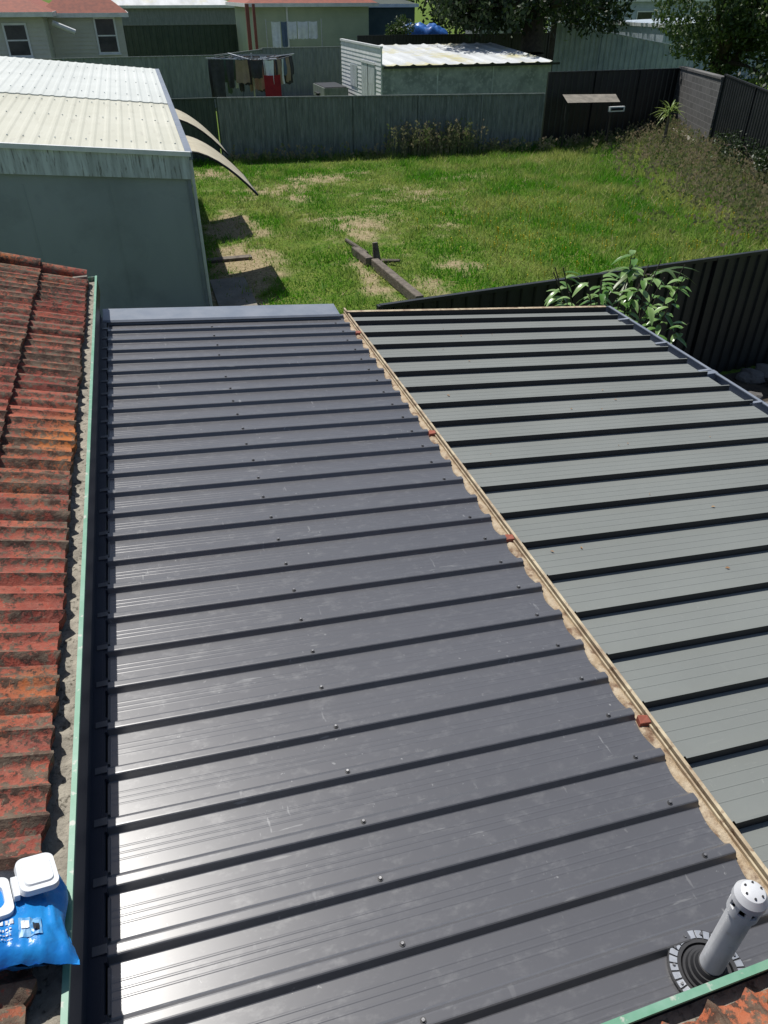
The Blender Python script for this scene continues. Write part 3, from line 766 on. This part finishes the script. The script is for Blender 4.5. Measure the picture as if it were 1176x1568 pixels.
# ------------------------------------------------------------ clotheslines
clothm=[M("dark_cloth",(.03,.03,.035),(.05,.05,.06),5,.9),M("tan_cloth",(.30,.22,.16),None,5,.9),M("red_towel",(.28,.015,.025),(.22,.01,.02),5,.95),M("white_cloth",(.72,.74,.78),(.6,.62,.66),5,.9),M("blue_cloth",(.10,.14,.22),None,5,.9),M("green_cloth",(.08,.13,.09),None,5,.9)]
def cloth(mb,p0,p1,z,L,mat,ph):
    V=[];F=[];K=8;J=6
    d=Vector((p1[0]-p0[0],p1[1]-p0[1],0)); n=Vector((-d.y,d.x,0)).normalized()
    for i in range(K+1):
        for j in range(J+1):
            t=i/K; s=j/J; o=.05*math.sin(t*9+ph)*s+.02*math.sin(s*5+ph)
            pinch=1-.12*s*math.sin(ph)
            tt=.5+(t-.5)*pinch
            V.append((p0[0]+d.x*tt+n.x*o,p0[1]+d.y*tt+n.y*o,z-L*s*(1-.06*abs(math.sin(t*7+ph)))-.03*math.sin(t*math.pi)))
    for i in range(K):
        for j in range(J): F.append((i*(J+1)+j,i*(J+1)+j+1,(i+1)*(J+1)+j+1,(i+1)*(J+1)+j))
    mb.poly(V,F,mat)
cl=empty("rotary_clothesline"); cx,cy=5.3,36.; hz=2.45
mb=MB(); mb.cyl((cx,cy,0),(cx,cy,2.65),.035,.03,10,alu)
arms=[R(20+90*k) for k in range(4)]
for a in arms:
    e=(cx+2.1*math.cos(a),cy+2.1*math.sin(a),hz+.1); mb.cyl((cx,cy,2.4),e,.022,.018,8,alu); mb.cyl((cx,cy,2.0),(cx+.9*math.cos(a),cy+.9*math.sin(a),2.44),.01,.01,6,alu)
for rr in (.7,1.1,1.5,2.05):
    for k in range(4):
        a,b_=arms[k],arms[(k+1)%4]; mb.cyl((cx+rr*math.cos(a),cy+rr*math.sin(a),hz+.07),(cx+rr*math.cos(b_),cy+rr*math.sin(b_),hz+.07),.006,.006,4,alu)
mb.done("frame",cl)
mb=MB()
for rr in (1.1,1.5,2.05):
    for k in range(4):
        a,b_=arms[k],arms[(k+1)%4]; A=Vector((cx+rr*math.cos(a),cy+rr*math.sin(a))); Bv=Vector((cx+rr*math.cos(b_),cy+rr*math.sin(b_)))
        t=.04
        while t<.85:
            w=random.uniform(.10,.20)
            if random.random()<.9:
                p=A.lerp(Bv,t);q=A.lerp(Bv,min(.96,t+w)); cloth(mb,p,q,hz+.06,random.uniform(.6,1.45),random.choice([clothm[0],clothm[0],clothm[0],clothm[1],clothm[4],clothm[5],clothm[1],clothm[0],clothm[3]]),random.random()*6)
            t+=w+.03
p=(cx+.15,cy-1.95);q=(cx+.85,cy-1.85); cloth(mb,p,q,hz-.45,1.5,clothm[2],1.)
mb.done("hanging_clothes",cl)
cl=empty("straight_clothesline"); mb=MB()
mb.cyl((8.2,49,0),(8.2,49,3.5),.03,.03,8,alu); mb.cyl((11.4,49,0),(11.4,49,3.5),.03,.03,8,alu); mb.cyl((8.2,49,3.4),(11.4,49,3.4),.008,.008,5,alu)
mb.done("frame",cl); mb=MB()
for i,(a,b_,c) in enumerate(((8.5,9.0,3),(9.05,9.4,4),(9.45,9.95,3),(10.0,10.6,3),(10.65,11.15,3))): cloth(mb,(a,49),(b_,49),3.39,1.25 if i<2 else .85,clothm[c],i)
mb.done("white_laundry",cl)

# ------------------------------------------------------------ trees and plants
dleaf=leaf_mat("dark_foliage",(.012,.027,.009),(.045,.08,.02),.25,.5)
mleaf=leaf_mat("mid_foliage",(.022,.055,.012),(.08,.13,.03),.32,.5)
def tree(name,trunk,r0,blobs,n,size,mat):
    t=empty(name); mb=MB()
    mb.tube(trunk,[r for r in np.linspace(r0,r0*.55,len(trunk))],12,bark)
    top=Vector(trunk[-1])
    for c in blobs[::2]:
        e=Vector(c[:3]); m=top.lerp(e,.5)+Vector((random.uniform(-.3,.3),random.uniform(-.3,.3),.2))
        mb.tube([top,m,e],[r0*.4,r0*.22,.03],7,bark)
    mb.done("trunk_and_limbs",t,smooth=True)
    V,F,rn=leaves(n,blobs,size); np_obj("crown",V,F,mat,t,rnd=rn)
    return t
def blobs(cx,cy,rx,z0,z1,n,ra,rb_,ry=.9):
    out=[]
    for i in range(n):
        a=random.random()*6.28; r_=rx*math.sqrt(random.random()); out.append((cx+r_*math.cos(a),cy+r_*math.sin(a)*ry,random.uniform(z0,z1),random.uniform(ra,rb_)))
    return out
tree("garden_tree",[(24.4,30,0),(24.3,30,1.2),(24.0,30,2.4)],.30,blobs(24.0,30,3.1,2.9,6.4,30,.6,1.25,.7)+blobs(25.0,29,2.0,1.7,3.6,13,.7,1.2),34000,.18,mleaf)
tree("shade_tree",[(23.6,22,0),(23.5,22,1.2),(23.4,22,2)],.3,blobs(23.4,22.0,3.0,1.6,6.0,26,.8,1.4),15000,.18,dleaf)
tree("large_tree",[(21.6,42,0),(21.4,42,2),(21.5,42.5,4.2)],.85,blobs(21.5,43,5.4,4.0,8.0,34,.9,1.9,.8)+blobs(20.0,41,4.2,3.6,4.6,14,.6,1.0,.6),30000,.27,dleaf)
tree("background_tree",[(29,54,0),(29.1,54,2),(29,54,4)],.4,blobs(29,54,4.2,3.0,8.5,26,.9,1.7,.8),11000,.28,dleaf)
tree("background_tree",[(20,64,0),(20.1,64,2),(20,64,4)],.4,blobs(20.0,64,5.5,1.2,8,34,1.2,2.2,.5),9000,.38,dleaf)
tree("background_tree",[(30,62,0),(30.1,62,2),(30,62,4)],.4,blobs(29.5,63,5.5,1.2,8,34,1.2,2.2,.5),9000,.38,dleaf)
tree("green_shrub",[(15.9,49,0),(15.9,49,1)],.06,[(15.9+random.uniform(-.5,.5),49+random.uniform(-.5,.5),random.uniform(1,3.3),random.uniform(.4,.7)) for i in range(10)],4500,.16,mleaf)
bl=[]
for i in range(12):
    yy=random.uniform(13,23); bl.append((rightx(yy)-.4+random.uniform(-.3,.3),yy,random.uniform(.3,1.1),random.uniform(.35,.6)))
tree("boundary_shrub",[(17.3,19,0),(17.3,19,.6)],.05,bl,7000,.09,dleaf)

bleaf=leaf_mat("broad_leaf",(.08,.20,.03),(.32,.46,.18),.3,.28)
def leaf_blade(V,F,rn,base,dirv,L,W,droop,r):
    d=Vector(dirv).normalized(); side=d.cross(Vector((0,0,1)))
    if side.length<.1: side=Vector((1,0,0))
    side.normalize(); up=side.cross(d); o=len(V); K=6
    p=Vector(base)
    for i in range(K+1):
        t=i/K; w=W*math.sin(math.pi*min(1,t*.93+.05))**.8
        c=p+d*L*t+Vector((0,0,-droop*L*t*t))
        V.append(tuple(c-side*w*.5+up*w*.18)); V.append(tuple(c)); V.append(tuple(c+side*w*.5+up*w*.18)); rn+= [r,r*.6,r]
    for i in range(K):
        a=o+3*i; F.append((a,a+1,a+4,a+3)); F.append((a+1,a+2,a+5,a+4))
pt=empty("broad_leaf_plant"); V=[];F=[];rn=[]; mb=MB()
for s_ in range(38):
    bx,by=4.95+random.uniform(-.35,.35),7.1+random.uniform(-.15,.15)
    tx,ty,tz=4.95+random.uniform(-.75,.75),7.05+random.uniform(-.55,.45),random.uniform(1.5,2.28)
    m=((bx+tx)/2,(by+ty)/2,tz*.55); mb.tube([(bx,by,0),m,(tx,ty,tz)],[.016,.012,.006],6,bark)
    for k in range(12):
        f=random.uniform(.6,1.0); px=bx+(tx-bx)*f;py=by+(ty-by)*f;pz=tz*f
        a=random.random()*6.28; leaf_blade(V,F,rn,(px,py,pz),(math.cos(a),math.sin(a)-.15,random.uniform(-.1,.5)),random.uniform(.15,.24),random.uniform(.06,.085),random.uniform(.2,.7),random.random())
np_obj("leaves",V,F,bleaf,pt,rnd=rn,smooth=True); mb.done("stems",pt)
sleaf=leaf_mat("strap_leaf",(.05,.10,.025),(.15,.21,.06),.3,.4)
pt=empty("strap_leaf_plant"); V=[];F=[];rn=[]
for k in range(13):
    a=random.random()*6.28; leaf_blade(V,F,rn,(5.85,7.75+random.uniform(-.1,.1),1.80),(math.cos(a),math.sin(a)*.6,random.uniform(.2,.8)),random.uniform(.45,.9),.07,random.uniform(.3,.8),random.random())
mb=MB(); mb.cyl((5.85,7.6,0),(5.85,7.72,1.84),.03,.025,8,bark); mb.done("stem",pt); np_obj("leaves",V,F,sleaf,pt,rnd=rn,smooth=True)
yu=leaf_mat("yucca_leaf",(.12,.20,.04),(.36,.44,.12),.35,.4)
pt=empty("yucca_plant"); V=[];F=[];rn=[]
for k in range(48):
    a=random.random()*6.28; leaf_blade(V,F,rn,(17.9,24.3,1.35+random.uniform(-.1,.1)),(math.cos(a),math.sin(a),random.uniform(-.2,1.4)),random.uniform(.45,.7),.05,random.uniform(.2,.8),random.random())
mb=MB(); mb.cyl((17.9,24.3,0),(17.9,24.3,1.4),.06,.045,8,timber); mb.done("trunk",pt); np_obj("leaves",V,F,yu,pt,rnd=rn,smooth=True)
weed=leaf_mat("tall_weed",(.13,.20,.05),(.36,.29,.19),.35,.8)
V=[];F=[];rn=[]
def stalk(x,y,h,r):
    o=len(V); lx,ly=random.gauss(0,.12)*h,random.gauss(0,.12)*h; w=.008
    V.extend([(x-w,y,0),(x+w,y,0),(x+lx,y+ly,h)]); F.append((o,o+1,o+2)); rn.extend([r]*3)
    for k in range(7):
        t=random.uniform(.35,1.02); a=random.random()*6.28; l=random.uniform(.04,.13); cx_,cy_,cz=x+lx*t,y+ly*t,h*t
        o=len(V); dx,dy=math.cos(a)*l,math.sin(a)*l
        V.extend([(cx_,cy_,cz-.012),(cx_+dx*.5,cy_+dy*.5,cz+l*.5+.012),(cx_+dx,cy_+dy,cz+l*.3),(cx_+dx*.5,cy_+dy*.5,cz-.01)]); F.append((o,o+1,o+2,o+3)); rn.extend([min(1,r+.2*(t-.4))]*4)
for i in range(2400):
    y=random.uniform(13,27.5); x=rightx(y)-abs(random.gauss(0,1.6))-.15
    if y>backy(x)-.1: continue
    stalk(x,y,random.uniform(.25,.9)*(1-.12*(rightx(y)-x)),random.random())
for i in range(520):
    x=random.choice([random.gauss(9.6,.7),random.gauss(10.8,.6),random.uniform(3,14),random.uniform(12,17)]); y=backy(x)-random.uniform(.1,.7)
    stalk(x,y,random.uniform(.4,1.15) if 8.3<x<11.8 else random.uniform(.15,.5),random.random())
np_obj("tall_weeds",V,F,weed,rnd=rn)
yf=M("yellow_petal",(.75,.55,.02),None,5,.6); mb=MB()
for i in range(420):
    x=random.choice([random.gauss(8.3,1.1),random.gauss(12,2),random.uniform(6,16)]); y=random.gauss(16,2.2)
    if y<10 or x>rightx(y)-.2 or x<5: continue
    z=random.uniform(.12,.24); s=random.uniform(.008,.016)
    mb.poly([(x-s,y,z),(x,y-s,z+.004),(x+s,y,z),(x,y+s,z+.006),(x,y,0)],[(0,1,2,3),(0,1,4)],yf)
mb.done("wildflowers")
rk=M("rock",(.16,.15,.135),(.09,.085,.08),4,.9,bump=.8,bscale=10)
mulch=M("garden_mulch",(.035,.028,.02),(.07,.055,.035),6,.95,bump=1,bscale=30)
mb=MB(); mb.poly([(4.4,3.0,.02),(14,3.0,.02),(14,8.6,.02),(4.4,7.85,.02)],[(0,1,2,3)],mulch); mb.done("garden_bed")
bm=bmesh.new()
for i in range(90):
    x=random.uniform(4.9,9.5);y=random.uniform(5.2,8.0); s=random.uniform(.10,.26)
    if abs(x-5.0)<.5 and y>6.7: continue
    r=bmesh.ops.create_icosphere(bm,subdivisions=2,radius=s)
    for v in r['verts']:
        v.co*=1+.3*noise.noise(v.co*6+Vector((i,0,0))); v.co.z*=.6; v.co+=Vector((x,y,s*.35))
me=bpy.data.meshes.new("garden_rocks"); bm.to_mesh(me); me.materials.append(rk); o=bpy.data.objects.new("garden_rocks",me); scene.collection.objects.link(o)

# ------------------------------------------------------------ light, sky, camera
el,az=R(62),R(-20)
S=Vector((math.sin(az)*math.cos(el),math.cos(az)*math.cos(el),math.sin(el)))
sd=bpy.data.lights.new("sun",'SUN'); sd.energy=5.0; sd.angle=R(.5); sd.color=(1,.965,.91)
so_=bpy.data.objects.new("sun",sd); scene.collection.objects.link(so_); so_.rotation_euler=(-S).to_track_quat('-Z','Y').to_euler(); so_.location=S*50
w=bpy.data.worlds.new("World"); scene.world=w; w.use_nodes=True; n=w.node_tree
sky=n.nodes.new("ShaderNodeTexSky"); sky.sky_type='NISHITA'; sky.sun_disc=False; sky.sun_elevation=el; sky.sun_rotation=az
bg=n.nodes["Background"]; bg.inputs[1].default_value=.088; n.links.new(sky.outputs[0],bg.inputs[0])
cam=bpy.data.cameras.new("camera"); co=bpy.data.objects.new("camera",cam); scene.collection.objects.link(co); scene.camera=co
co.location=(0,0,4.7)
f=1110/1568
cam.sensor_fit='VERTICAL'; cam.sensor_height=24; cam.lens=24*f; cam.clip_end=2000; cam.clip_start=.02
yaw=R(17.2); p=R(35.6)
co.rotation_euler=(R(90)-p,0,-yaw)
scene.view_settings.view_transform='Standard'; scene.view_settings.look='None'; scene.view_settings.exposure=0
